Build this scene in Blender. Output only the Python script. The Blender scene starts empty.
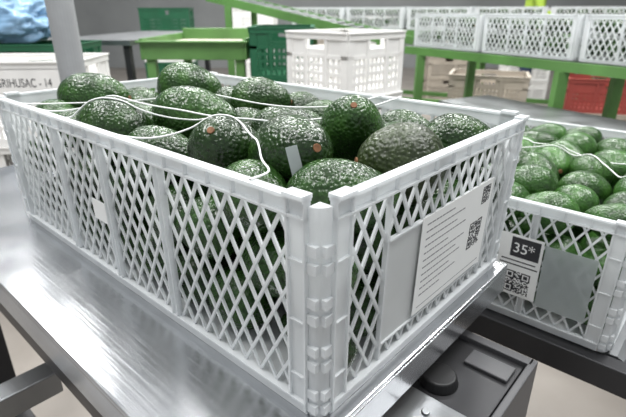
import bpy, math, random, bmesh
from mathutils import Vector, Matrix, Euler, noise
from mathutils.bvhtree import BVHTree
R = random.Random(7)
scene = bpy.context.scene
COL = scene.collection
def D(a): return math.radians(a)

# ------------------------------------------------------------------ materials
def new_mat(name):
    m = bpy.data.materials.new(name); m.use_nodes = True
    nt = m.node_tree
    return m, nt, nt.nodes['Principled BSDF'], nt.nodes['Material Output']
def N(nt, t, **kw):
    n = nt.nodes.new(t)
    for k, v in kw.items():
        if hasattr(n, k): setattr(n, k, v)
        else: n.inputs[k.replace('_', ' ')].default_value = v
    return n
def ramp(nt, fac, stops):
    r = nt.nodes.new('ShaderNodeValToRGB')
    e = r.color_ramp.elements
    while len(e) < len(stops): e.new(0.5)
    for i, (p, c) in enumerate(stops):
        e[i].position = p; e[i].color = (c[0], c[1], c[2], 1)
    nt.links.new(fac, r.inputs[0]); return r
def simple(name, col, rough=0.5, metal=0.0, var=0.12, scale=8.0):
    m, nt, p, out = new_mat(name)
    tc = N(nt, 'ShaderNodeTexCoord')
    no = N(nt, 'ShaderNodeTexNoise'); no.inputs['Scale'].default_value = scale; no.inputs['Detail'].default_value = 5
    nt.links.new(tc.outputs['Object'], no.inputs['Vector'])
    a = [max(0, c*(1-var)) for c in col]; b = [min(1, c*(1+var)) for c in col]
    r = ramp(nt, no.outputs['Fac'], [(0.3, a), (0.7, b)])
    nt.links.new(r.outputs[0], p.inputs['Base Color'])
    p.inputs['Roughness'].default_value = rough; p.inputs['Metallic'].default_value = metal
    return m
def plastic_milky(name, col, trans=0.25, see=0.10):
    m, nt, p, out = new_mat(name)
    tc = N(nt, 'ShaderNodeTexCoord')
    no = N(nt, 'ShaderNodeTexNoise'); no.inputs['Scale'].default_value = 14; no.inputs['Detail'].default_value = 6
    nt.links.new(tc.outputs['Object'], no.inputs['Vector'])
    r = ramp(nt, no.outputs['Fac'], [(0.3, [c*0.93 for c in col]), (0.65, col)])
    nt.links.new(r.outputs[0], p.inputs['Base Color'])
    p.inputs['Roughness'].default_value = 0.28
    p.inputs['Specular IOR Level'].default_value = 0.55
    tl = N(nt, 'ShaderNodeBsdfTranslucent'); nt.links.new(r.outputs[0], tl.inputs['Color'])
    tr = N(nt, 'ShaderNodeBsdfTransparent')
    m1 = N(nt, 'ShaderNodeMixShader'); m1.inputs[0].default_value = trans
    m2 = N(nt, 'ShaderNodeMixShader'); m2.inputs[0].default_value = see
    nt.links.new(p.outputs[0], m1.inputs[1]); nt.links.new(tl.outputs[0], m1.inputs[2])
    nt.links.new(m1.outputs[0], m2.inputs[1]); nt.links.new(tr.outputs[0], m2.inputs[2])
    nt.links.new(m2.outputs[0], out.inputs['Surface'])
    return m
def avocado_mat(name, dark, mid, light, rough=0.27, bump=0.85):
    m, nt, p, out = new_mat(name)
    tc = N(nt, 'ShaderNodeTexCoord'); oi = N(nt, 'ShaderNodeObjectInfo')
    add = N(nt, 'ShaderNodeVectorMath', operation='ADD')
    nt.links.new(tc.outputs['Object'], add.inputs[0]); nt.links.new(oi.outputs['Location'], add.inputs[1])
    vo = N(nt, 'ShaderNodeTexVoronoi'); vo.feature = 'SMOOTH_F1'; vo.inputs['Scale'].default_value = 290
    no = N(nt, 'ShaderNodeTexNoise'); no.inputs['Scale'].default_value = 34; no.inputs['Detail'].default_value = 6
    fi = N(nt, 'ShaderNodeTexNoise'); fi.inputs['Scale'].default_value = 420; fi.inputs['Detail'].default_value = 3
    for t in (vo, no, fi): nt.links.new(add.outputs[0], t.inputs['Vector'])
    base = ramp(nt, no.outputs['Fac'], [(0.3, dark), (0.55, mid), (0.8, light)])
    vr = ramp(nt, vo.outputs['Distance'], [(0.2, (1.2, 1.2, 1.2)), (0.8, (0.6, 0.6, 0.6))])
    mu = N(nt, 'ShaderNodeMix'); mu.data_type = 'RGBA'; mu.blend_type = 'MULTIPLY'; mu.inputs[0].default_value = 1
    nt.links.new(base.outputs[0], mu.inputs[6]); nt.links.new(vr.outputs[0], mu.inputs[7])
    sp = ramp(nt, fi.outputs['Fac'], [(0.62, (0, 0, 0)), (0.76, (0.45, 0.45, 0.45))])
    mix = N(nt, 'ShaderNodeMix'); mix.data_type = 'RGBA'
    nt.links.new(sp.outputs[0], mix.inputs[0]); nt.links.new(mu.outputs[2], mix.inputs[6])
    mix.inputs[7].default_value = (light[0]*1.7, light[1]*1.5, light[2]*1.5, 1)
    hs = N(nt, 'ShaderNodeHueSaturation')
    mr = N(nt, 'ShaderNodeMapRange'); mr.inputs[3].default_value = 0.65; mr.inputs[4].default_value = 1.4
    nt.links.new(oi.outputs['Random'], mr.inputs[0]); nt.links.new(mr.outputs[0], hs.inputs['Value'])
    nt.links.new(mix.outputs[2], hs.inputs['Color']); nt.links.new(hs.outputs[0], p.inputs['Base Color'])
    p.inputs['Roughness'].default_value = rough; p.inputs['Specular IOR Level'].default_value = 0.46
    bm = N(nt, 'ShaderNodeBump'); bm.inputs['Strength'].default_value = bump; bm.inputs['Distance'].default_value = 0.0019; bm.invert = True
    nt.links.new(vo.outputs['Distance'], bm.inputs['Height']); nt.links.new(bm.outputs[0], p.inputs['Normal'])
    return m
def steel_mat(name, col=(0.56, 0.57, 0.58), rough=0.28):
    m, nt, p, out = new_mat(name)
    tc = N(nt, 'ShaderNodeTexCoord'); mp = N(nt, 'ShaderNodeMapping')
    mp.inputs['Scale'].default_value = (260, 4, 30)
    nt.links.new(tc.outputs['Object'], mp.inputs['Vector'])
    no = N(nt, 'ShaderNodeTexNoise'); no.inputs['Scale'].default_value = 1.0; no.inputs['Detail'].default_value = 4
    nt.links.new(mp.outputs[0], no.inputs['Vector'])
    n2 = N(nt, 'ShaderNodeTexNoise'); n2.inputs['Scale'].default_value = 9; n2.inputs['Detail'].default_value = 8
    nt.links.new(tc.outputs['Object'], n2.inputs['Vector'])
    r = ramp(nt, n2.outputs['Fac'], [(0.3, [c*0.82 for c in col]), (0.65, col)])
    nt.links.new(r.outputs[0], p.inputs['Base Color'])
    mr = N(nt, 'ShaderNodeMapRange'); mr.inputs[3].default_value = rough*0.7; mr.inputs[4].default_value = rough*1.4
    nt.links.new(n2.outputs['Fac'], mr.inputs[0]); nt.links.new(mr.outputs[0], p.inputs['Roughness'])
    p.inputs['Metallic'].default_value = 0.95
    bm = N(nt, 'ShaderNodeBump'); bm.inputs['Strength'].default_value = 0.3; bm.inputs['Distance'].default_value = 0.001
    nt.links.new(no.outputs['Fac'], bm.inputs['Height']); nt.links.new(bm.outputs[0], p.inputs['Normal'])
    return m
M_PLAST = plastic_milky('milky_plastic', (0.90, 0.92, 0.93), 0.32, 0.14)
M_PANEL = plastic_milky('frosted_panel', (0.90, 0.92, 0.92), 0.35, 0.16)
M_WHITE = simple('white_plastic', (0.82, 0.81, 0.79), 0.45, var=0.06)
M_GREENC = simple('green_crate_plastic', (0.012, 0.10, 0.045), 0.4)
M_RED = simple('red_crate_plastic', (0.28, 0.05, 0.04), 0.45)
M_BROWNC = simple('tan_crate_plastic', (0.42, 0.37, 0.31), 0.5)
M_GREEN = simple('green_painted_steel', (0.09, 0.21, 0.055), 0.4, var=0.2, scale=5)
M_STEEL = steel_mat('brushed_stainless', (0.66, 0.67, 0.69), 0.21)
M_STEEL2 = steel_mat('worn_steel', (0.36, 0.37, 0.38), 0.36)
M_DARK = simple('dark_rubber', (0.012, 0.012, 0.013), 0.5)
M_DKST = simple('dark_frame_steel', (0.045, 0.045, 0.048), 0.45, metal=0.5)
M_GREY = simple('grey_paint', (0.33, 0.34, 0.35), 0.5)
M_DGREY = simple('dark_grey_housing', (0.09, 0.09, 0.095), 0.45)
M_PAPER = simple('label_paper', (0.84, 0.85, 0.84), 0.6, var=0.03)
M_CLEAR = plastic_milky('grey_card_sleeve', (0.55, 0.60, 0.60), 0.2, 0.42)
M_INK = simple('label_ink', (0.03, 0.03, 0.035), 0.6)
M_INKG = simple('label_ink_grey', (0.25, 0.25, 0.26), 0.6)
M_CORD = simple('elastic_cord_white', (0.88, 0.89, 0.88), 0.5, var=0.03)
M_AVO = avocado_mat('avocado_skin', (0.008, 0.024, 0.005), (0.019, 0.054, 0.010), (0.044, 0.108, 0.020))
M_AVO_B = avocado_mat('avocado_skin_brownish', (0.020, 0.032, 0.009), (0.042, 0.066, 0.018), (0.07, 0.108, 0.03), 0.38)
M_AVO_L = avocado_mat('avocado_skin_light', (0.014, 0.040, 0.008), (0.030, 0.090, 0.015), (0.06, 0.145, 0.03), 0.28, 0.5)
M_STEM = simple('avocado_stem', (0.20, 0.09, 0.04), 0.8, var=0.3, scale=200)
M_BLUE = simple('blue_plastic_film', (0.20, 0.34, 0.50), 0.3)

# ------------------------------------------------------------------ mesh builder
class MB:
    def __init__(s): s.v = []; s.f = []; s.m = []; s.mats = []; s.cur = 0
    def mat(s, m):
        if m not in s.mats: s.mats.append(m)
        s.cur = s.mats.index(m); return s
    def add(s, vs, fs):
        o = len(s.v); s.v += [tuple(v) for v in vs]
        for f in fs: s.f.append([i+o for i in f]); s.m.append(s.cur)
    def box(s, x0, x1, y0, y1, z0, z1, M=None):
        vs = [Vector((x, y, z)) for x in (x0, x1) for y in (y0, y1) for z in (z0, z1)]
        if M: vs = [M @ v for v in vs]
        s.add(vs, [(0,1,3,2),(4,6,7,5),(0,4,5,1),(2,3,7,6),(0,2,6,4),(1,5,7,3)])
    def prism(s, poly, fn, w0, w1):
        n = len(poly)
        vs = [fn(u, v, w0) for u, v in poly] + [fn(u, v, w1) for u, v in poly]
        s.add(vs, [list(range(n))[::-1], list(range(n, 2*n))] + [(i, (i+1) % n, (i+1) % n+n, i+n) for i in range(n)])
    def wbox(s, fn, u0, u1, v0, v1, w0, w1):
        s.prism([(u0, v0), (u1, v0), (u1, v1), (u0, v1)], fn, w0, w1)
    def cyl(s, p0, p1, r, n=16, r2=None):
        p0 = Vector(p0); p1 = Vector(p1); r2 = r if r2 is None else r2
        q = (p1-p0).to_track_quat('Z', 'Y')
        vs = []
        for p, rr in ((p0, r), (p1, r2)):
            for i in range(n):
                a = 2*math.pi*i/n
                vs.append(p + q @ Vector((rr*math.cos(a), rr*math.sin(a), 0)))
        s.add(vs, [list(range(n))[::-1], list(range(n, 2*n))] + [(i, (i+1) % n, (i+1) % n+n, i+n) for i in range(n)])
    def beam(s, p0, p1, w, h):
        p0 = Vector(p0); p1 = Vector(p1); d = (p1-p0); L = d.length; d.normalize()
        side = d.cross(Vector((0, 0, 1)))
        if side.length < 1e-4: side = Vector((1, 0, 0))
        side.normalize(); up = side.cross(d)
        vs = [p + side*a*w/2 + up*b*h/2 for p in (p0, p1) for a in (-1, 1) for b in (-1, 1)]
        s.add(vs, [(0,1,3,2),(4,6,7,5),(0,4,5,1),(2,3,7,6),(0,2,6,4),(1,5,7,3)])
    def mesh(s, name):
        me = bpy.data.meshes.new(name); me.from_pydata(s.v, [], s.f)
        for m in s.mats: me.materials.append(m)
        for p, mi in zip(me.polygons, s.m): p.material_index = mi
        bm = bmesh.new(); bm.from_mesh(me); bmesh.ops.recalc_face_normals(bm, faces=bm.faces); bm.to_mesh(me); bm.free()
        me.update(); return me
    def obj(s, name, parent=None, bevel=0, loc=(0,0,0), yaw=0, smooth=False):
        ob = bpy.data.objects.new(name, s.mesh(name)); COL.objects.link(ob)
        ob.location = loc; ob.rotation_euler = (0, 0, yaw)
        if parent: ob.parent = parent
        if bevel:
            b = ob.modifiers.new('bevel', 'BEVEL'); b.width = bevel; b.segments = 2; b.limit_method = 'ANGLE'; b.angle_limit = math.radians(40)
        if smooth:
            for p in ob.data.polygons: p.use_smooth = True
        return ob
def empty(name, loc=(0,0,0), yaw=0, parent=None):
    e = bpy.data.objects.new(name, None); COL.objects.link(e); e.location = loc; e.rotation_euler = (0, 0, yaw)
    e.empty_display_size = 0.05
    if parent: e.parent = parent
    return e
def link(name, me, parent=None, loc=(0,0,0), rot=(0,0,0), sc=(1,1,1)):
    ob = bpy.data.objects.new(name, me); COL.objects.link(ob); ob.location = loc; ob.rotation_euler = rot; ob.scale = sc
    if parent: ob.parent = parent
    return ob
def clip(poly, u0, u1, v0, v1):
    def cl(p, ins, inter):
        o = []
        for i in range(len(p)):
            a, b = p[i-1], p[i]
            if ins(b):
                if not ins(a): o.append(inter(a, b))
                o.append(b)
            elif ins(a): o.append(inter(a, b))
        return o
    def iu(c): return lambda a, b: (c, a[1]+(b[1]-a[1])*(c-a[0])/(b[0]-a[0]))
    def iv(c): return lambda a, b: (a[0]+(b[0]-a[0])*(c-a[1])/(b[1]-a[1]), c)
    for ins, it in ((lambda q: q[0] >= u0, iu(u0)), (lambda q: q[0] <= u1, iu(u1)), (lambda q: q[1] >= v0, iv(v0)), (lambda q: q[1] <= v1, iv(v1))):
        poly = cl(poly, ins, it)
        if len(poly) < 3: return None
    return poly
def lattice(mb, fn, u0, u1, v0, v1, du=0.021, dv=0.036, bw=0.0032, w0=-0.003, w1=-0.0005):
    h = v1-v0; run = du/dv*h
    hw = bw/2*math.hypot(du, dv)/dv
    k = -int(run/du)-2
    while k*du < (u1-u0)+run+du:
        for sgn in (1, -1):
            ub = u0+k*du; ut = ub+sgn*run
            p = clip([(ub-hw, v0), (ub+hw, v0), (ut+hw, v1), (ut-hw, v1)], u0, u1, v0, v1)
            if p: mb.prism(p, fn, w0 if sgn > 0 else w0+0.0004, w1 if sgn > 0 else w1+0.0004)
        k += 1

TP = 0.003
def rpc_mesh(name, W, L, H, detail=True, du=0.0215, dv=0.038, mat=None, label_wall=True, bw=0.0030, draft_far=0.006):
    """folding produce crate with lattice walls; local X = short side (W), local Y = long side (L)"""
    mb = MB(); mb.mat(mat or M_PLAST)
    fns = [(lambda u, v, w: Vector((u, -w, v)), W), (lambda u, v, w: Vector((-w, u, v)), L),
           (lambda u, v, w: Vector((u, L+w, v)), W), (lambda u, v, w: Vector((W+w, u, v)), L)]
    for wi, (fn, ln) in enumerate(fns):
        short = wi in (0, 2)
        e = 0.013; pst = 0.033
        mb.wbox(fn, e, ln-e, H-0.016, H-0.002, -0.003, 0.0005)
        mb.wbox(fn, e, ln-e, H-0.003, H, -0.004, 0.006)
        mb.wbox(fn, e, ln-e, H-0.0175, H-0.0155, -0.003, 0.005)
        if detail:
            u = 0.06
            while u < ln-0.05:
                mb.wbox(fn, u, u+0.002, H-0.0155, H-0.003, 0.0005, 0.0045); u += 0.034
        mb.wbox(fn, e, ln-e, 0.0, 0.013, -0.003, 0.002)
        mb.wbox(fn, e, ln-e, 0.0115, 0.014, -0.003, 0.005)
        for a, b in ((e, pst), (ln-pst, ln-e)):
            mb.wbox(fn, a, b, 0.0, H+0.002, -0.003, 0.0015)
            mb.wbox(fn, a, a+0.002, 0.004, H+0.002, 0.0015, 0.0045)
            mb.wbox(fn, b-0.002, b, 0.014, H+0.002, 0.0015, 0.0045)
            mb.wbox(fn, a, b, H-0.001, H+0.0025, -0.005, 0.007)
            if detail:
                for k in range(3):
                    v = 0.04+k*(H-0.06)/2.6
                    mb.wbox(fn, a+0.002, b-0.002, v, v+0.0015, 0.0015, 0.004)
        if detail:  # hinge knuckles interlocking along the corner
            for side in (0, 1):
                n = 12
                for k in range(n):
                    v = 0.006+k*(H-0.020)/n
                    if side == 0: a, b = 0.0030, e-0.0005
                    else: a, b = ln-e+0.0005, ln-0.0030
                    if (k % 3) == 2: continue
                    mb.wbox(fn, a, b, v, v+0.009, -0.002, 0.0028)
        if short: ribs = [ln*0.5] if (not label_wall or wi == 2) else []
        else: ribs = [0.315*ln, 0.5*ln, 0.685*ln]
        vt = H-0.0165; vb = 0.014
        if wi == 0 and label_wall:
            a0, a1, b0, b1 = 0.090, ln-0.075, 0.030, 0.143
            lattice(mb, fn, pst, a0, vb, vt, du, dv, bw)
            lattice(mb, fn, a1, ln-pst, vb, vt, du, dv, bw)
            lattice(mb, fn, a0, a1, b1, vt, du, dv, bw)
            lattice(mb, fn, a0, a1, vb, b0, du, dv, bw)
            mb.wbox(fn, a0-0.0015, a0+0.0015, vb, vt, -0.003, 0.002)
            mb.wbox(fn, a1-0.0015, a1+0.0015, vb, vt, -0.003, 0.002)
            mb.wbox(fn, a0, a1, b1-0.002, b1, -0.003, 0.002)
            mb.wbox(fn, a0, a1, b0, b0+0.002, -0.003, 0.002)
            mb.mat(M_PANEL); mb.wbox(fn, a0+0.0015, a1-0.0015, b0+0.002, b1-0.002, -0.002, 0.0); mb.mat(mat or M_PLAST)
        else:
            edges = [pst]+ribs+[ln-pst]
            for i in range(len(edges)-1):
                lattice(mb, fn, edges[i]+(0.004 if i else 0), edges[i+1]-(0.004 if i < len(edges)-2 else 0), vb, vt, du, dv, bw)
            for r in ribs:
                mb.wbox(fn, r-0.005, r+0.005, vb, vt, -0.003, 0.0)
                mb.wbox(fn, r-0.005, r-0.0035, vb, vt, 0, 0.005)
                mb.wbox(fn, r+0.0035, r+0.005, vb, vt, 0, 0.005)
    for cx in (0, W):
        for cy in (0, L):
            sx = 1 if cx == 0 else -1; sy = 1 if cy == 0 else -1
            n = 8; pts = []
            c = (cx+sx*0.012, cy+sy*0.012); r = 0.0125
            for k in range(n+1):
                a = math.pi/2*k/n
                pts.append((c[0]-sx*r*math.cos(a), c[1]-sy*r*math.sin(a)))
            pts += [(c[0], c[1])]
            mb.prism(pts, lambda u, v, w: Vector((u, v, w)), 0.0, H-0.006)
    mb.box(0.003, W-0.003, 0.003, L-0.003, 0.004, 0.008)
    vv = []
    for x, y, z in mb.v:   # wall draft
        k = 1-z/H; fx = x/W; fy = y/L
        vv.append((x+(TP*(1-fx)-draft_far*fx)*k, y+(TP*(1-fy)-TP*fy)*k, z))
    mb.v = vv
    return mb

# ------------------------------------------------------------------ avocados
def avocado_mesh(name, seed, mat, seg=40, rings=30, Lh=0.05, rw=0.036):
    rr = random.Random(seed); off = Vector((rr.random()*9, rr.random()*9, rr.random()*9))
    vs = []; fs = []; pear = rr.uniform(0.12, 0.26)
    for i in range(rings+1):
        t = math.pi*i/rings; x = -math.cos(t)*Lh
        k = x/Lh
        r = rw*max(1e-6, math.sin(t))**0.92*(1-pear*k-0.05*k*k)
        for j in range(seg):
            a = 2*math.pi*j/seg
            p = Vector((x, r*math.cos(a), r*math.sin(a)))
            d = 1+0.04*noise.noise(p*28+off)+0.014*noise.noise(p*95+off)+0.008*noise.noise(p*190+off)
            vs.append(p*d)
    for i in range(rings):
        for j in range(seg):
            a = i*seg+j; b = i*seg+(j+1) % seg
            fs.append((a, b, b+seg, a+seg))
    mb = MB(); mb.mat(mat); mb.add(vs, fs)
    n = len(fs)
    mb.mat(M_STEM)
    e = vs[rings*seg]
    mb.cyl((e.x-0.003, 0, 0), (e.x+0.0012, 0, 0), 0.0042, 14, 0.0034)
    me = mb.mesh(name)
    for i, p in enumerate(me.polygons): p.use_smooth = i < n
    return me
AV = [avocado_mesh('avocado_mesh_%d' % i, i, M_AVO, rw=[0.036, 0.037, 0.034, 0.0355, 0.0375][i], Lh=[0.05, 0.047, 0.053, 0.05, 0.046][i]) for i in range(5)]
AVB = avocado_mesh('avocado_mesh_brown', 11, M_AVO_B, Lh=0.042, rw=0.038)
AVL = [avocado_mesh('avocado_mesh_light_%d' % i, 20+i, M_AVO_L, 28, 18) for i in range(3)]
AVLO = [avocado_mesh('avocado_mesh_far_%d' % i, 30+i, M_AVO, 14, 9) for i in range(2)]

def relax(pts, fixed, W, L, zmax, sep, it=120, r=0.037, leanx=0.0):
    P = [Vector(p) for p in pts]; F = [Vector(p) for p in fixed]; Q = F+P; nf = len(F)
    for _ in range(it):
        for i in range(len(Q)):
            for j in range(i+1, len(Q)):
                d = Q[i]-Q[j]; l = d.length
                if l < sep and l > 1e-6:
                    c = d*((sep-l)/l)
                    if i < nf and j < nf: continue
                    if i < nf: Q[j] -= c
                    else: Q[i] += c*0.5; Q[j] -= c*0.5
        for i in range(nf, len(Q)):
            q = Q[i]; lean = 0.006
            q.x = min(max(q.x, r+lean), W-r-lean-leanx*(1-q.z/0.2)); q.y = min(max(q.y, r+lean), L-r-lean); q.z = min(max(q.z, 0.008+r), zmax)
    return Q

# ------------------------------------------------------------------ world axes of the packing station
YAW = math.radians(48.2)
TZ = 0.841
O = Vector((0.006, 0.305, TZ))      # near bottom corner of the crate, on the steel table
ex = Vector((math.cos(YAW), math.sin(YAW), 0)); ey = Vector((-math.sin(YAW), math.cos(YAW), 0))
def G(x, y, z=0): return O + ex*x + ey*y + Vector((0, 0, z))
CW, CL, CH = 0.400, 0.675, 0.206
DF = 0.020

crate = empty('plastic_crate', G(0, 0, 0.0003), YAW)
rpc_mesh('shell', CW, CL, CH, draft_far=DF).obj('shell', crate, bevel=0.0006)
def tf(v): return TP*(1-v/CH)
f0 = lambda u, v, w: Vector((u+(TP*(1-u/CW)-DF*u/CW)*(1-v/CH), -w+tf(v), v))
f1 = lambda u, v, w: Vector((-w+tf(v), u, v))
def text(parent, name, s, size, u, v, w, mat=None, along='x'):
    cu = bpy.data.curves.new(name, 'FONT'); cu.body = s; cu.size = size; cu.extrude = 0.0002
    cu.materials.append(mat or M_INK)
    ob = bpy.data.objects.new(name, cu); COL.objects.link(ob); ob.parent = parent
    if along == 'x':
        ob.rotation_euler = (math.pi/2, 0, 0); ob.location = f0(u, v, w)
    else:
        ob.rotation_euler = (math.pi/2, 0, -math.pi/2); ob.location = f1(u, v, w)
    return ob
def qr(parent, name, fn, u0, v0, size, w, n=19, seed=1):
    rr = random.Random(seed); mb = MB(); mb.mat(M_INK); c = size/n
    def finder(i, j):
        for (a, b) in ((0, 0), (n-7, 0), (0, n-7)):
            if a <= i < a+7 and b <= j < b+7:
                x, y = i-a, j-b
                return (x in (0, 6) or y in (0, 6) or (2 <= x <= 4 and 2 <= y <= 4))
        return None
    for i in range(n):
        for j in range(n):
            f = finder(i, n-1-j)
            if f if f is not None else rr.random() < 0.5:
                mb.wbox(fn, u0+i*c, u0+(i+1)*c, v0+j*c, v0+(j+1)*c, w, w+0.0002)
    return mb.obj(name, parent)
mb = MB(); mb.mat(M_PAPER); mb.wbox(f0, 0.148, 0.318, 0.036, 0.146, 0.0025, 0.0031); mb.obj('paper_label', crate)
mb = MB(); mb.mat(M_INKG)
for k, ln in enumerate([0.06, 0.085, 0.07, 0.085, 0.05, 0.09, 0.075, 0.085, 0.06, 0.08, 0.045]):
    v = 0.136-k*0.0080; rr = random.Random(k); u = 0.158; end = 0.158+ln
    while u < end:
        wd = rr.uniform(0.003, 0.009); mb.wbox(f0, u, u+wd, v, v+0.0014, 0.0031, 0.0033); u += wd+0.0014
mb.wbox(f0, 0.156, 0.310, 0.0425, 0.0432, 0.0031, 0.0033)
mb.obj('label_print', crate)
qr(crate, 'label_qr_code', f0, 0.268, 0.068, 0.033, 0.0031, seed=3)
qr(crate, 'label_qr_code_upper', f0, 0.290, 0.119, 0.021, 0.0031, seed=4)
mb = MB(); mb.mat(M_PAPER); mb.wbox(f1, 0.352, 0.386, 0.082, 0.110, 0.0005, 0.0011); mb.obj('small_label', crate)

# avocados in the crate: (x, y, z, azimuth, tilt, scale, mesh)
top = [
 (0.103, 0.129, 0.194, -110, -20, 1.12, 0), (0.210, 0.135, 0.200, -140, -45, 1.04, 1),
 (0.178, 0.048, 0.184, 140, -5, 1.10, 'b'), (0.092, 0.052, 0.170, -38, 8, 1.02, 2),
 (0.318, 0.048, 0.176, -55, 5, 1.0, 3), (0.079, 0.206, 0.184, -150, -45, 1.10, 4),
 (0.047, 0.124, 0.164, -100, 0, 0.92, 1), (0.138, 0.343, 0.198, -60, 5, 1.12, 2),
 (0.255, 0.521, 0.206, -40, 10, 1.12, 3), (0.115, 0.585, 0.198, -50, 0, 1.12, 0),
 (0.050, 0.394, 0.186, -62, 0, 1.1, 4), (0.293, 0.383, 0.192, -50, 0, 1.05, 1),
 (0.055, 0.295, 0.170, -60, 5, 0.96, 3), (0.205, 0.235, 0.178, -30, 10, 1.0, 0), (0.20, 0.45, 0.184, -70, 0, 1.05, 2),
]
fill = []
for k, z in enumerate((0.045, 0.105, 0.157)):
    for i in range(5):
        for j in range(8):
            p = Vector((0.045+i*0.076+R.uniform(-.008, .008), 0.05+j*0.080+R.uniform(-.01, .01), z+R.uniform(-.006, .006)))
            if min((p-Vector(t[:3])).length for t in top) > 0.055: fill.append(p)
Q = relax(fill, [t[:3] for t in top], CW, CL, 0.170, 0.070, leanx=0.018)
pile = empty('avocado_pile', G(0, 0, 0.0003), YAW)
allv = []; allf = []
for i, q in enumerate(Q):
    if i < len(top):
        t = top[i]; me = AVB if t[6] == 'b' else AV[t[6]]
        rot = (0.3*i, D(t[4]), D(t[3])); sc = t[5]
    else:
        me = R.choice(AV); az = R.choice([90, 90, -48, -80, 110, 60])+R.uniform(-25, 25)
        sc = R.uniform(0.85, 1.03); ti = R.uniform(-18, 18)
        cxn = q.x < 0.075 or q.x > CW-0.075; cyn = q.y < 0.075 or q.y > CL-0.075
        if cxn and cyn: sc = 0.80; az = 90 if q.y < 0.2 else -90; ti = 0
        elif cxn: az = 90+R.uniform(-8, 8)+R.choice([0, 180]); ti *= 0.4; sc = min(sc, 0.95)
        elif cyn: az = R.uniform(-8, 8)+R.choice([0, 180]); ti *= 0.4; sc = min(sc, 0.95)
        rot = (R.uniform(0, 6), D(ti), D(az))
    ob = link('avocado_%d' % (i+1), me, pile, q, rot, (sc, sc, sc))
    M = Matrix.LocRotScale(q, Euler(rot), Vector((sc, sc, sc)))
    o = len(allv); allv += [M @ v.co for v in me.vertices]; allf += [[a+o for a in p.vertices] for p in me.polygons]
bvh = BVHTree.FromPolygons(allv, allf)
# loose elastic cord draped over the fruit, following the real surface
def catmull(pts, step=0.005):
    P = [Vector(p) for p in pts]; P = [P[0]*2-P[1]]+P+[P[-1]*2-P[-2]]; out = []
    for i in range(1, len(P)-2):
        a, b, c, d = P[i-1:i+3]; n = max(3, int((c-b).length/step))
        for k in range(n):
            t = k/n
            out.append(0.5*((2*b)+(c-a)*t+(2*a-5*b+4*c-d)*t*t+(3*b-a-3*c+d)*t*t*t))
    out.append(P[-2]); return out
def cord(name, pts, parent, bvh, rim=CH+0.001, rad=0.0010, sag=0.012, seed=0, e0=True, e1=True):
    samp = catmull(pts); off = Vector((seed*3.1, 0, 0)); n = len(samp)
    for i, p in enumerate(samp):
        f = min(1, i/6, (n-1-i)/6)
        p.x += 0.006*f*noise.noise(p*16+off); p.y += 0.006*f*noise.noise(p*16+off+Vector((5, 5, 5)))
    surf = []; S = [0]
    for i, p in enumerate(samp):
        if i: S.append(S[-1]+(p-samp[i-1]).length)
        h = bvh.ray_cast(Vector((p.x, p.y, 0.4)), Vector((0, 0, -1)))
        z = (h[0].z if h[0] else 0.1)+rad
        if (i == 0 and e0) or (i == n-1 and e1): z = max(z, rim+rad)
        surf.append(z)
    hull = []
    for q in zip(S, surf):
        while len(hull) >= 2 and (hull[-1][0]-hull[-2][0])*(q[1]-hull[-2][1])-(hull[-1][1]-hull[-2][1])*(q[0]-hull[-2][0]) >= 0: hull.pop()
        hull.append(q)
    zs = []; hi = 0
    for i in range(n):
        while hi < len(hull)-2 and hull[hi+1][0] < S[i]: hi += 1
        a, b = hull[hi], hull[min(hi+1, len(hull)-1)]
        sp_ = max(1e-6, b[0]-a[0]); t = min(1, max(0, (S[i]-a[0])/sp_))
        z = a[1]+(b[1]-a[1])*t - min(sag, sp_*0.3)*4*t*(1-t)
        zs.append(max(z, surf[i]))
    for _ in range(3): zs = [zs[0]]+[max(surf[i], (zs[i-1]+zs[i]*2+zs[i+1])/4) for i in range(1, n-1)]+[zs[-1]]
    cu = bpy.data.curves.new(name, 'CURVE'); cu.dimensions = '3D'; cu.bevel_depth = rad; cu.bevel_resolution = 3
    sp = cu.splines.new('POLY'); sp.points.add(n-1)
    for i, p in enumerate(samp): sp.points[i].co = (p.x, p.y, zs[i], 1)
    cu.materials.append(M_CORD)
    ob = bpy.data.objects.new(name, cu); COL.objects.link(ob); ob.parent = parent
    return ob
cordp = empty('elastic_cord', G(0, 0, 0.0003), YAW)
cord('strand_1', [(-0.004, 0.53, 0), (0.05, 0.43, 0), (0.085, 0.33, 0), (0.124, 0.255, 0), (0.20, 0.19, 0), (0.404, 0.19, 0)], cordp, bvh, seed=1)
cord('strand_2', [(-0.004, 0.29, 0), (0.048, 0.236, 0), (0.082, 0.192, 0), (0.076, 0.160, 0), (0.050, 0.115, 0), (0.03, 0.085, 0), (-0.004, 0.070, 0)], cordp, bvh, seed=2)
cord('strand_3', [(-0.004, 0.44, 0), (0.03, 0.41, 0), (0.085, 0.335, 0), (0.126, 0.258, 0)], cordp, bvh, seed=3, e1=False)
cord('strand_4', [(-0.004, 0.56, 0), (0.09, 0.50, 0), (0.16, 0.36, 0), (0.25, 0.25, 0), (0.404, 0.22, 0)], cordp, bvh, seed=4)
mb = MB(); mb.mat(M_CLEAR); mb.box(-0.0055, 0.0055, -0.0005, 0.0005, 0, 0.030)
tg = mb.obj('plastic_tag', None, loc=G(0.066, 0.084, 0.188)); tg.rotation_euler = (D(-14), D(-12), D(10))

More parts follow.
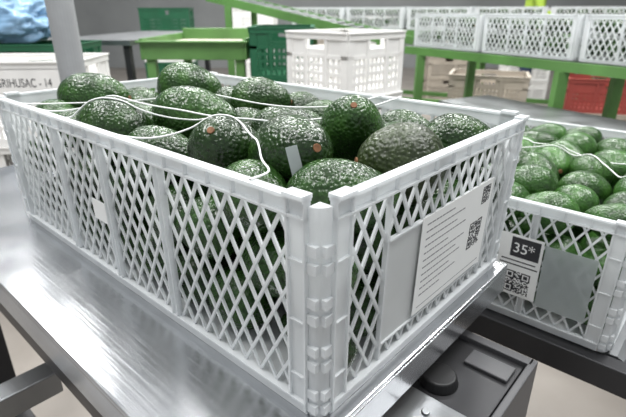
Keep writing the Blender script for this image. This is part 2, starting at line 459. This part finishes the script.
# ------------------------------------------------------------------ steel table (main bench)
tb = empty('steel_table', G(0, 0, 0), YAW)
x0, x1, y0, y1 = -0.105, 0.390, -0.012, 1.02
mb = MB(); mb.mat(M_STEEL); mb.box(x0, x1, y0, y1, -0.006, 0)
mb.box(x0, x0+0.003, y0, y1, -0.045, -0.006); mb.box(x1-0.003, x1, y0, y1, -0.045, -0.006)
mb.box(x0, x1, y0, y0+0.003, -0.045, -0.006); mb.box(x0, x1, y1-0.003, y1, -0.045, -0.006)
mb.obj('top_sheet', tb, bevel=0.0025)
mb = MB(); mb.mat(M_DKST)
for x in (x0+0.05, x1-0.05):
    for y in (y0+0.12, y1-0.06):
        mb.box(x-0.02, x+0.02, y-0.02, y+0.02, -TZ, -0.006)
mb.box(x0+0.03, x0+0.07, y0+0.09, y1-0.05, -0.60, -0.56); mb.box(x1-0.07, x1-0.03, y0+0.09, y1-0.05, -0.60, -0.56)
mb.box(x0+0.03, x0+0.07, y0+0.09, y1-0.05, -0.16, -0.11)
mb.obj('legs', tb, bevel=0.002)
mb = MB(); mb.mat(M_STEEL2)
mb.box(x0-0.09, x0-0.05, y0+0.0, y1-0.05, -0.20, -0.16)
for y in (0.1, 0.5, 0.9): mb.box(x0-0.09, x0+0.05, y, y+0.04, -0.24, -0.20)
mb.obj('side_rail', tb, bevel=0.002)
# scale / machine base at the end of the bench
lb = empty('scale_base', G(0, 0, 0), YAW)
mb = MB(); mb.mat(M_STEEL2); mb.box(-0.06, 0.165, -0.085, 0.06, -0.078, -0.072)
mb.mat(M_DKST); mb.box(-0.055, 0.31, -0.08, 0.055, -0.17, -0.085)
mb.mat(M_DGREY); mb.box(0.300, 0.314, -0.088, 0.06, -0.17, -0.078); mb.box(-0.06, 0.314, -0.092, -0.083, -0.17, -0.078)
mb.mat(M_DKST)
for x in (-0.04, 0.29): mb.box(x-0.018, x+0.018, -0.07, -0.034, -TZ, -0.17)
mb.mat(M_DGREY); mb.box(0.255, 0.285, -0.075, -0.02, -0.085, -0.080)
mb.mat(M_STEEL2)
for x, y in ((0.01, -0.07), (0.14, -0.07), (0.14, -0.03)): mb.cyl((x, y, -0.072), (x, y, -0.069), 0.005, 12)
mb.obj('housing', lb, bevel=0.0015)
mb = MB(); mb.mat(M_DARK); mb.cyl((0.205, -0.012, -0.085), (0.205, -0.012, -0.072), 0.024, 28, 0.020)
mb.obj('rubber_foot', lb, bevel=0.002)

# ------------------------------------------------------------------ second crate on a lower conveyor
Z2 = 0.702-TZ
P2 = G(0.474, -0.148, Z2+0.0003)
c2 = empty('plastic_crate', P2, YAW)
rpc_mesh('shell', 0.60, 0.42, CH, du=0.022, dv=0.037, label_wall=False).obj('shell', c2, bevel=0.0006)
def lab1(name, mat, u0, u1, v0, v1, w):
    mb = MB(); mb.mat(mat); mb.wbox(f1, u0, u1, v0, v1, w, w+0.0006); return mb.obj(name, c2)
lab1('paper_label', M_PAPER, 0.113, 0.178, 0.045, 0.150, 0.0055)
lab1('grey_card', M_CLEAR, 0.040, 0.111, 0.040, 0.145, 0.0055)
qr(c2, 'label_qr_code', lambda u, v, w: f1(0.29-u, v, w), 0.128, 0.050, 0.038, 0.0061, seed=9)
mb = MB(); mb.mat(M_INK); mb.wbox(f1, 0.117, 0.160, 0.113, 0.146, 0.0061, 0.0064); mb.wbox(f1, 0.116, 0.174, 0.098, 0.100, 0.0061, 0.0063)
mb.wbox(f1, 0.120, 0.172, 0.105, 0.107, 0.0061, 0.0063); mb.obj('label_print', c2)
text(c2, 'label_number', '35*', 0.023, 0.157, 0.121, 0.0068, mat=M_PAPER, along='y')
pile2 = empty('avocado_pile', P2, YAW)
fill = []
for k, z in enumerate((0.045, 0.10, 0.157)):
    for i in range(7):
        for j in range(5):
            fill.append(Vector((0.045+i*0.083+R.uniform(-.01, .01), 0.045+j*0.08+R.uniform(-.01, .01), z+R.uniform(-.008, .020))))
Q2 = relax(fill, [], 0.60, 0.42, 0.190, 0.070, it=60)
allv = []; allf = []
for i, q in enumerate(Q2):
    me = R.choice(AVL); sc = R.uniform(0.92, 1.12)
    az = R.uniform(0, 360); ti = R.uniform(-18, 18)
    xn = q.x < 0.07 or q.x > 0.53; yn = q.y < 0.07 or q.y > 0.35
    if xn and yn: sc = 0.8; az = 90 if q.y < 0.2 else -90; ti = 0
    elif xn: az = 90+R.uniform(-8, 8); sc = 0.9; ti = 0
    elif yn: az = R.uniform(-8, 8); sc = 0.9; ti = 0
    rot = (R.uniform(0, 6), D(ti), D(az))
    link('avocado_%d' % (i+1), me, pile2, q, rot, (sc, sc, sc))
    M = Matrix.LocRotScale(q, Euler(rot), Vector((sc, sc, sc)))
    o = len(allv); allv += [M @ v.co for v in me.vertices]; allf += [[a+o for a in p.vertices] for p in me.polygons]
bvh2 = BVHTree.FromPolygons(allv, allf)
cord2 = empty('elastic_cord', P2, YAW)
cord('strand_1', [(0.30, -0.004, 0), (0.32, 0.15, 0), (0.36, 0.28, 0), (0.40, 0.424, 0)], cord2, bvh2, seed=5)
cord('strand_2', [(0.12, -0.004, 0), (0.25, 0.10, 0), (0.30, 0.20, 0), (0.24, 0.424, 0)], cord2, bvh2, seed=6)
cv = empty('roller_conveyor', G(0.474, -0.148, Z2), YAW)
mb = MB(); mb.mat(M_DKST)
mb.box(-0.02, 0.008, -0.75, 0.50, -0.045, -0.003); mb.box(0.60, 0.63, -0.75, 0.50, -0.045, -0.003)
for y in (-0.70, 0.42):
    for x in (-0.018, 0.602): mb.box(x, x+0.026, y, y+0.03, -0.702, -0.04)
    mb.box(-0.018, 0.63, y, y+0.03, -0.45, -0.42)
mb.obj('frame', cv, bevel=0.002)
mb = MB(); mb.mat(M_STEEL2)
y = -0.72
while y < 0.48: mb.cyl((0.010, y, -0.0245), (0.598, y, -0.0245), 0.0240, 14); y += 0.065
mb.obj('rollers', cv, smooth=False)

# ------------------------------------------------------------------ background: generic harvest crate
def harvest_mb(w, d, h, mat):
    mb = MB(); mb.mat(mat)
    fns = [(lambda u, v, t: Vector((u, -t, v)), w), (lambda u, v, t: Vector((-t, u, v)), d),
           (lambda u, v, t: Vector((u, d+t, v)), w), (lambda u, v, t: Vector((w+t, u, v)), d)]
    for fn, ln in fns:
        mb.wbox(fn, 0, ln, h-0.03, h, -0.006, 0.008)
        mb.wbox(fn, 0, ln, h-0.006, h, -0.010, 0.014)
        mb.wbox(fn, 0, ln, 0, 0.03, -0.006, 0.002)
        mb.wbox(fn, 0, ln, h*0.60, h*0.66, -0.006, 0.004)
        mb.wbox(fn, 0, 0.035, 0, h, -0.006, 0.004); mb.wbox(fn, ln-0.035, ln, 0, h, -0.006, 0.004)
        c = ln/2
        mb.wbox(fn, 0.035, c-0.055, h*0.66, h-0.03, -0.005, 0.0); mb.wbox(fn, c+0.055, ln-0.035, h*0.66, h-0.03, -0.005, 0.0)
        mb.wbox(fn, c-0.055, c+0.055, h*0.66, h*0.74, -0.005, 0.0)
        n = int((ln-0.07)/0.028)
        for k in range(n):
            u = 0.035+(k+0.5)*(ln-0.07)/n
            mb.wbox(fn, u-0.0075, u+0.0075, 0.03, h*0.60, -0.005, 0.0)
        for v in (0.2, 0.34, 0.47): mb.wbox(fn, 0.035, ln-0.035, h*v, h*v+0.014, -0.006, 0.001)
        for u in (ln*0.33, ln*0.67): mb.wbox(fn, u-0.008, u+0.008, 0, h, 0, 0.006)
    mb.box(0, w, 0, d, 0.004, 0.010)
    return mb
hm = {}
def hmesh(w, d, h, mat):
    key = (w, d, h, mat.name)
    if key not in hm: hm[key] = harvest_mb(w, d, h, mat).mesh('harvest_crate')
    return hm[key]
def stack(name, x, y, yaw, n, z0=0.0, w=0.56, d=0.38, h=0.30, mats=(M_WHITE,)):
    e = empty(name, (x, y, z0), D(yaw))
    for k in range(n):
        link('crate_%d' % (k+1), hmesh(w, d, h, mats[k % len(mats)]), e, (R.uniform(-.004, .004), R.uniform(-.004, .004), k*(h+0.001)))
    return e
stack('white_crate_stack', 0.147, 2.05, 45, 4, 0.0, 0.39, 0.37, 0.271)
stack('green_crate_stack', -0.335, 2.66, 0, 4, 0.0, 0.33, 0.50, 0.272, (M_GREENC,))
lc = empty('printed_white_crate', (-1.50, 1.86, 0.0), D(4))
for k in range(3):
    link('crate_%d' % (k+1), hmesh(0.58, 0.38, 0.33, M_WHITE), lc, (0, 0, k*0.331))
mb = MB(); mb.mat(M_WHITE); mb.box(0.03, 0.55, -0.008, -0.003, 0.872, 0.965); mb.obj('name_panel', lc)
t = text(lc, 'printed_name', 'AGRIHUSAC - 14', 0.046, 0, 0, 0); t.location = (0.258, -0.0088, 0.897); t.scale = (0.68, 1, 1)
link('green_rim_crate', hmesh(0.56, 0.38, 0.30, M_GREENC), None, (-1.75, 2.45, 0.716), (0, 0, D(4)))
mb = MB(); mb.mat(M_DKST)
for x in (-1.75, -1.22):
    for y in (2.46, 2.78): mb.box(x, x+0.03, y, y+0.03, 0, 0.68)
mb.box(-1.80, -1.1, 2.42, 2.88, 0.68, 0.715)
mb.obj('side_stand')
mb = MB(); mb.mat(M_GREY); mb.cyl((-0.735, 1.5, 0), (-0.735, 1.5, 3.2), 0.038, 28); mb.cyl((-0.735, 1.5, 0), (-0.735, 1.5, 0.012), 0.08, 28)
mb.obj('steel_post')
bm = bmesh.new(); bmesh.ops.create_icosphere(bm, subdivisions=5, radius=0.17)
for v in bm.verts:
    p = v.co.copy(); d = 1+0.35*noise.noise(p*9)+0.22*noise.noise(p*22)+0.10*noise.noise(p*60)
    v.co = Vector((p.x*1.5, p.y, p.z*0.7))*d
    v.co.z = max(v.co.z, -0.11)
me = bpy.data.meshes.new('bag'); bm.to_mesh(me); bm.free(); me.materials.append(M_BLUE)
for p in me.polygons: p.use_smooth = True
link('blue_plastic_bag', me, None, (-1.58, 2.66, 1.128))

# conveyors ---------------------------------------------------------
def conveyor(name, p0, p1, width, legs=True, bh=0.06, mat=M_GREEN, roll=True):
    p0 = Vector(p0); p1 = Vector(p1)
    e = empty(name); d = (p1-p0).normalized(); side = d.cross(Vector((0, 0, 1))).normalized()
    mb = MB(); mb.mat(mat)
    for s in (-1, 1):
        o = side*s*width/2-Vector((0, 0, bh/2))
        mb.beam(p0+o, p1+o, 0.03, bh)
    n = max(1, int((p1-p0).length/0.9))
    if legs:
        for k in range(n+1):
            q = p0.lerp(p1, (k+0.15)/(n+0.3))
            for s in (-1, 1):
                b = q+side*s*width/2
                mb.beam((b.x, b.y, 0), (b.x, b.y, b.z-bh), 0.05, 0.05)
            a = q+side*width/2; b = q-side*width/2
            mb.beam((a.x, a.y, 0.35), (b.x, b.y, 0.35), 0.04, 0.04)
        for s in (-1, 1):
            o = side*s*width/2
            mb.beam((p0.x+o.x, p0.y+o.y, 0.35), (p1.x+o.x, p1.y+o.y, 0.35), 0.04, 0.04)
    mb.obj('frame', e)
    if roll:
        mb = MB(); mb.mat(M_STEEL2); L = (p1-p0).length; k = 0.04
        while k < L-0.04:
            c = p0+d*k-Vector((0, 0, 0.027)); mb.cyl(c-side*(width/2-0.015), c+side*(width/2-0.015), 0.025, 10); k += 0.08
        mb.obj('rollers', e)
    return e
RPCLOW = rpc_mesh('rpc_far', 0.38, 0.58, 0.2, detail=False, du=0.030, dv=0.05, label_wall=False, bw=0.0048).mesh('rpc_far')
def far_crate(x, y, z, yaw, fillit=True):
    e = empty('plastic_crate', (x, y, z), D(yaw))
    link('shell', RPCLOW, e, (-0.19, -0.29, 0.002))
    if fillit:
        k = 0
        for i in range(4):
            for j in range(6):
                for zz in (0.06, 0.15):
                    k += 1
                    link('avocado_%d' % k, R.choice(AVLO), e, (-0.14+i*0.092+R.uniform(-.01, .01), -0.235+j*0.094+R.uniform(-.01, .01), zz+R.uniform(-.008, .012)), (R.random()*6, R.uniform(-.3, .3), R.random()*6), (0.95,)*3)
    return e
A0 = Vector((0.62, 3.36, 0.95)); A1 = Vector((1.72, 1.28, 0.95))
dirv = (A1-A0).normalized(); sd = Vector((-dirv.y, dirv.x, 0))
off = sd*0.24
conveyor('green_roller_conveyor', A0+off, A1+off, 0.46, bh=0.045)
yawc = math.degrees(math.atan2(dirv.y, dirv.x))-90
for k in range(4):
    c = A0+off+dirv*(0.30+k*0.60); far_crate(c.x, c.y, 0.951, yawc)
mb = MB(); mb.mat(M_STEEL2)
mb.beam(A0+dirv*0.8-sd*0.22+Vector((0,0,-0.22)), A1-sd*0.22+Vector((0,0,-0.22)), 0.35, 0.03)
mb.mat(M_DKST)
for k in (0.9, 1.6, 2.25):
    for s in (-0.06, -0.36):
        b = A0+dirv*k+sd*s; mb.beam((b.x, b.y, 0), (b.x, b.y, 0.715), 0.03, 0.03)
mb.obj('low_steel_shelf')
B0 = Vector((-0.75, 4.25, 1.30)); B1 = Vector((0.72, 3.75, 0.98))
conveyor('inclined_conveyor', B0, B1, 0.46)
C0 = Vector((-0.2, 5.6, 1.0)); C1 = Vector((3.4, 3.9, 1.0))
conveyor('rear_conveyor', C0, C1, 0.46)
dc = (C1-C0).normalized(); yw = math.degrees(math.atan2(dc.y, dc.x))-90
for k in range(6):
    c = C0+dc*(0.35+k*0.62); far_crate(c.x, c.y, 1.001, yw)
stack('tan_crate_stack', 1.05, 3.75, -20, 3, 0.0, 0.56, 0.38, 0.24, (M_BROWNC, M_WHITE))
stack('red_crate_stack', 1.85, 3.5, -15, 3, 0.0, 0.56, 0.38, 0.24, (M_RED, M_BROWNC, M_RED))
stack('red_crate_stack', 2.5, 3.0, -25, 3, 0.0, 0.56, 0.38, 0.24, (M_RED, M_WHITE))
stack('green_crate_stack', 3.1, 5.3, -25, 4, 0.0, 0.56, 0.38, 0.30, (M_GREENC,))
# green hopper tray
hp = empty('green_sorting_tray', (-0.655, 2.75, 0.0), D(-2))
mb = MB(); mb.mat(M_GREEN)
w_, d_ = 0.55, 0.75
mb.box(-w_/2, w_/2, -0.02, 0, 0.92, 1.01); mb.box(-w_/2, w_/2, d_, d_+0.02, 0.92, 1.06)
mb.box(-w_/2-0.02, -w_/2, -0.02, d_+0.02, 0.92, 1.03); mb.box(w_/2, w_/2+0.02, -0.02, d_+0.02, 0.92, 1.03)
mb.box(-w_/2-0.03, w_/2+0.03, -0.05, 0.0, 1.01, 1.02)
for x in (-w_/2, w_/2-0.05):
    for y in (0, d_-0.05): mb.box(x, x+0.05, y, y+0.05, 0, 0.92)
mb.obj('frame', hp, bevel=0.003)
mb = MB(); mb.mat(M_BROWNC); mb.box(-w_/2, w_/2, 0, d_, 0.985, 0.99); mb.obj('tray_sheet', hp)
def table(name, x, y, yaw, w, d, h, mt=M_STEEL2):
    mb = MB(); mb.mat(mt); mb.box(0, w, 0, d, h-0.03, h)
    mb.mat(M_DKST)
    for a in (0.02, w-0.06):
        for b in (0.02, d-0.06): mb.box(a, a+0.04, b, b+0.04, 0, h-0.03)
    mb.box(0.03, w-0.03, 0.03, d-0.03, 0.25, 0.27)
    return mb.obj(name, None, loc=(x, y, 0), yaw=D(yaw))
table('steel_work_table', -1.75, 3.2, -8, 0.62, 1.5, 1.0)
table('steel_work_table', -3.4, 3.8, 0, 1.2, 0.8, 0.95)
stack('white_crate_stack', -3.1, 3.95, 5, 1, 0.951)
stack('white_crate_stack', -2.0, 5.9, 5, 4, 0.0, mats=(M_WHITE, M_GREENC))
stack('white_crate_stack', 0.6, 6.8, 12, 4, 0.0)
stack('tan_crate_stack', 1.6, 6.8, 4, 4, 0.0, mats=(M_BROWNC,))
stack('white_crate_stack', -1.1, 7.0, -5, 4, 0.0)
stack('white_crate_stack', 2.6, 6.6, -5, 4, 0.0)
stack('tan_crate_stack', -0.2, 7.4, 8, 4, 0.0, mats=(M_BROWNC, M_WHITE))

# ------------------------------------------------------------------ worker behind the rear conveyor
def worker(name, x, y, yaw, vestcol):
    e = empty(name, (x, y, 0), D(yaw))
    V = []; E = []; Rr = []
    def a(p, r, par=None):
        V.append(p); Rr.append(r)
        if par is not None: E.append((par, len(V)-1))
        return len(V)-1
    pel = a((0, 0, .95), (.16, .12)); ab = a((0, 0, 1.10), (.15, .11), pel); ch = a((0, -.01, 1.30), (.18, .12), ab)
    up = a((0, 0, 1.42), (.14, .10), ch); nk = a((0, -.01, 1.52), (.055, .06), up); hd = a((0, -.02, 1.60), (.075, .09), nk); tp = a((0, -.01, 1.72), (.06, .075), hd)
    for s in (-1, 1):
        sh = a((s*.19, 0, 1.41), (.06, .06), up); el = a((s*.25, -.06, 1.15), (.045, .045), sh); wr = a((s*.20, -.28, 1.10), (.03, .028), el)
        pm = a((s*.19, -.34, 1.10), (.038, .018), wr)
        for i in range(4):
            b = (s*(.165+i*.018), -.38, 1.10)
            f1_ = a(b, (.009, .009), pm); f2_ = a((b[0], -.415+abs(i-1.4)*.005, 1.09), (.008, .008), f1_); a((b[0], -.43+abs(i-1.4)*.006, 1.07), (.007, .007), f2_)
        th = a((s*.155, -.33, 1.09), (.010, .010), pm); a((s*.145, -.365, 1.08), (.009, .009), th)
        hp_ = a((s*.10, 0, .88), (.095, .10), pel); kn = a((s*.11, -.02, .50), (.06, .065), hp_); an = a((s*.11, .01, .10), (.042, .045), kn)
        ft = a((s*.115, -.08, .045), (.042, .038), an); a((s*.12, -.15, .035), (.038, .028), ft)
    me = bpy.data.meshes.new(name); me.from_pydata(V, E, [])
    ob = bpy.data.objects.new('body', me); COL.objects.link(ob); ob.parent = e
    sk = ob.modifiers.new('skin', 'SKIN')
    for i, r in enumerate(Rr): me.skin_vertices[0].data[i].radius = r
    me.skin_vertices[0].data[0].use_root = True
    sb = ob.modifiers.new('sub', 'SUBSURF'); sb.levels = 2; sb.render_levels = 2
    m, nt, p, out = new_mat(name+'_clothes')
    tc = N(nt, 'ShaderNodeTexCoord'); sx = N(nt, 'ShaderNodeSeparateXYZ'); nt.links.new(tc.outputs['Object'], sx.inputs[0])
    mr = N(nt, 'ShaderNodeMapRange'); mr.inputs[1].default_value = 0; mr.inputs[2].default_value = 2; nt.links.new(sx.outputs['Z'], mr.inputs[0])
    r = ramp(nt, mr.outputs[0], [(0, (.02, .02, .02)), (.045, (.03, .05, .10)), (.485, vestcol), (.745, (.35, .19, .12))]); r.color_ramp.interpolation = 'CONSTANT'
    nt.links.new(r.outputs[0], p.inputs['Base Color']); p.inputs['Roughness'].default_value = .8
    me.materials.append(m)
    skin = simple(name+'_skin', (.35, .19, .12), .5); hair = simple(name+'_hair', (.02, .015, .012), .6)
    def ball(nm, loc, r, mt, sc=(1, 1, 1)):
        b = bmesh.new(); bmesh.ops.create_uvsphere(b, u_segments=16, v_segments=10, radius=r)
        mm = bpy.data.meshes.new(nm); b.to_mesh(mm); b.free(); mm.materials.append(mt)
        for q in mm.polygons: q.use_smooth = True
        link(nm, mm, e, loc, (0, 0, 0), sc)
    ball('hair', (0, .015, 1.70), .092, hair, (1, 1.1, .85)); ball('nose', (0, -.115, 1.625), .014, skin, (1, 1.2, 1.6))
    ball('mouth', (0, -.10, 1.585), .018, simple(name+'_lip', (.3, .1, .08)), (1.2, .4, .35))
    for s in (-1, 1):
        ball('eye', (s*.03, -.098, 1.65), .009, hair); ball('ear', (s*.082, 0, 1.64), .022, skin, (.4, 1, 1.4))
    return e
worker('warehouse_worker', 2.38, 5.55, 70, (0.32, 0.46, 0.05))

# ------------------------------------------------------------------ room shell
def concrete(name, c1, c2, sc):
    m, nt, p, out = new_mat(name)
    tc = N(nt, 'ShaderNodeTexCoord'); no = N(nt, 'ShaderNodeTexNoise'); no.inputs['Scale'].default_value = sc; no.inputs['Detail'].default_value = 9
    nt.links.new(tc.outputs['Object'], no.inputs['Vector'])
    r = ramp(nt, no.outputs['Fac'], [(0.3, c1), (0.7, c2)]); nt.links.new(r.outputs[0], p.inputs['Base Color'])
    p.inputs['Roughness'].default_value = 0.55; return m
M_FLOOR = concrete('concrete_floor', (0.23, 0.205, 0.18), (0.33, 0.30, 0.27), 2.2)
M_WALL = concrete('painted_wall', (0.26, 0.27, 0.27), (0.34, 0.35, 0.35), 1.0)
mb = MB(); mb.mat(M_FLOOR); mb.box(-7, 8, -3, 11, -0.1, 0); mb.obj('floor')
mb = MB(); mb.mat(M_WALL); mb.box(-7, 8, 11, 11.15, 0, 5); mb.obj('wall_back')
mb = MB(); mb.mat(M_WALL); mb.box(-7.15, -7, -3, 11.15, 0, 5); mb.obj('wall_left')
mb = MB(); mb.mat(M_WALL); mb.box(8, 8.15, -3, 11.15, 0, 5); mb.obj('wall_right')

# ------------------------------------------------------------------ lights
w = bpy.data.worlds.new('World'); scene.world = w; w.use_nodes = True
bg = w.node_tree.nodes['Background']; bg.inputs[0].default_value = (0.93, 0.965, 1.0, 1); bg.inputs[1].default_value = 0.54
def area(name, loc, sx, sy, power, col=(0.99, 0.99, 0.98), rot=(0, 0, 0)):
    l = bpy.data.lights.new(name, 'AREA'); l.shape = 'RECTANGLE'; l.size = sx; l.size_y = sy; l.energy = power; l.color = col
    o = bpy.data.objects.new(name, l); COL.objects.link(o); o.location = loc; o.rotation_euler = rot; return o
for lx, ly, p in ((-1.5, 0.6, 74), (0.5, 0.6, 64), (2.4, 1.6, 78), (-2.4, 3.4, 78), (-0.5, 3.2, 84), (1.6, 4.0, 90), (-1.3, 6.2, 95), (1.6, 6.6, 95)):
    area('ceiling_lamp', (lx, ly, 3.5), 0.35, 1.8, p)

# ------------------------------------------------------------------ camera
cam = bpy.data.cameras.new('camera'); co = bpy.data.objects.new('camera', cam); COL.objects.link(co)
co.location = (0, 0, 1.17); co.rotation_euler = (D(67.4), 0, 0)
cam.sensor_width = 36; cam.lens = 475/626*36; cam.clip_start = 0.02
cam.dof.use_dof = True; cam.dof.focus_distance = 0.48; cam.dof.aperture_fstop = 9
scene.camera = co
scene.view_settings.view_transform = 'Standard'
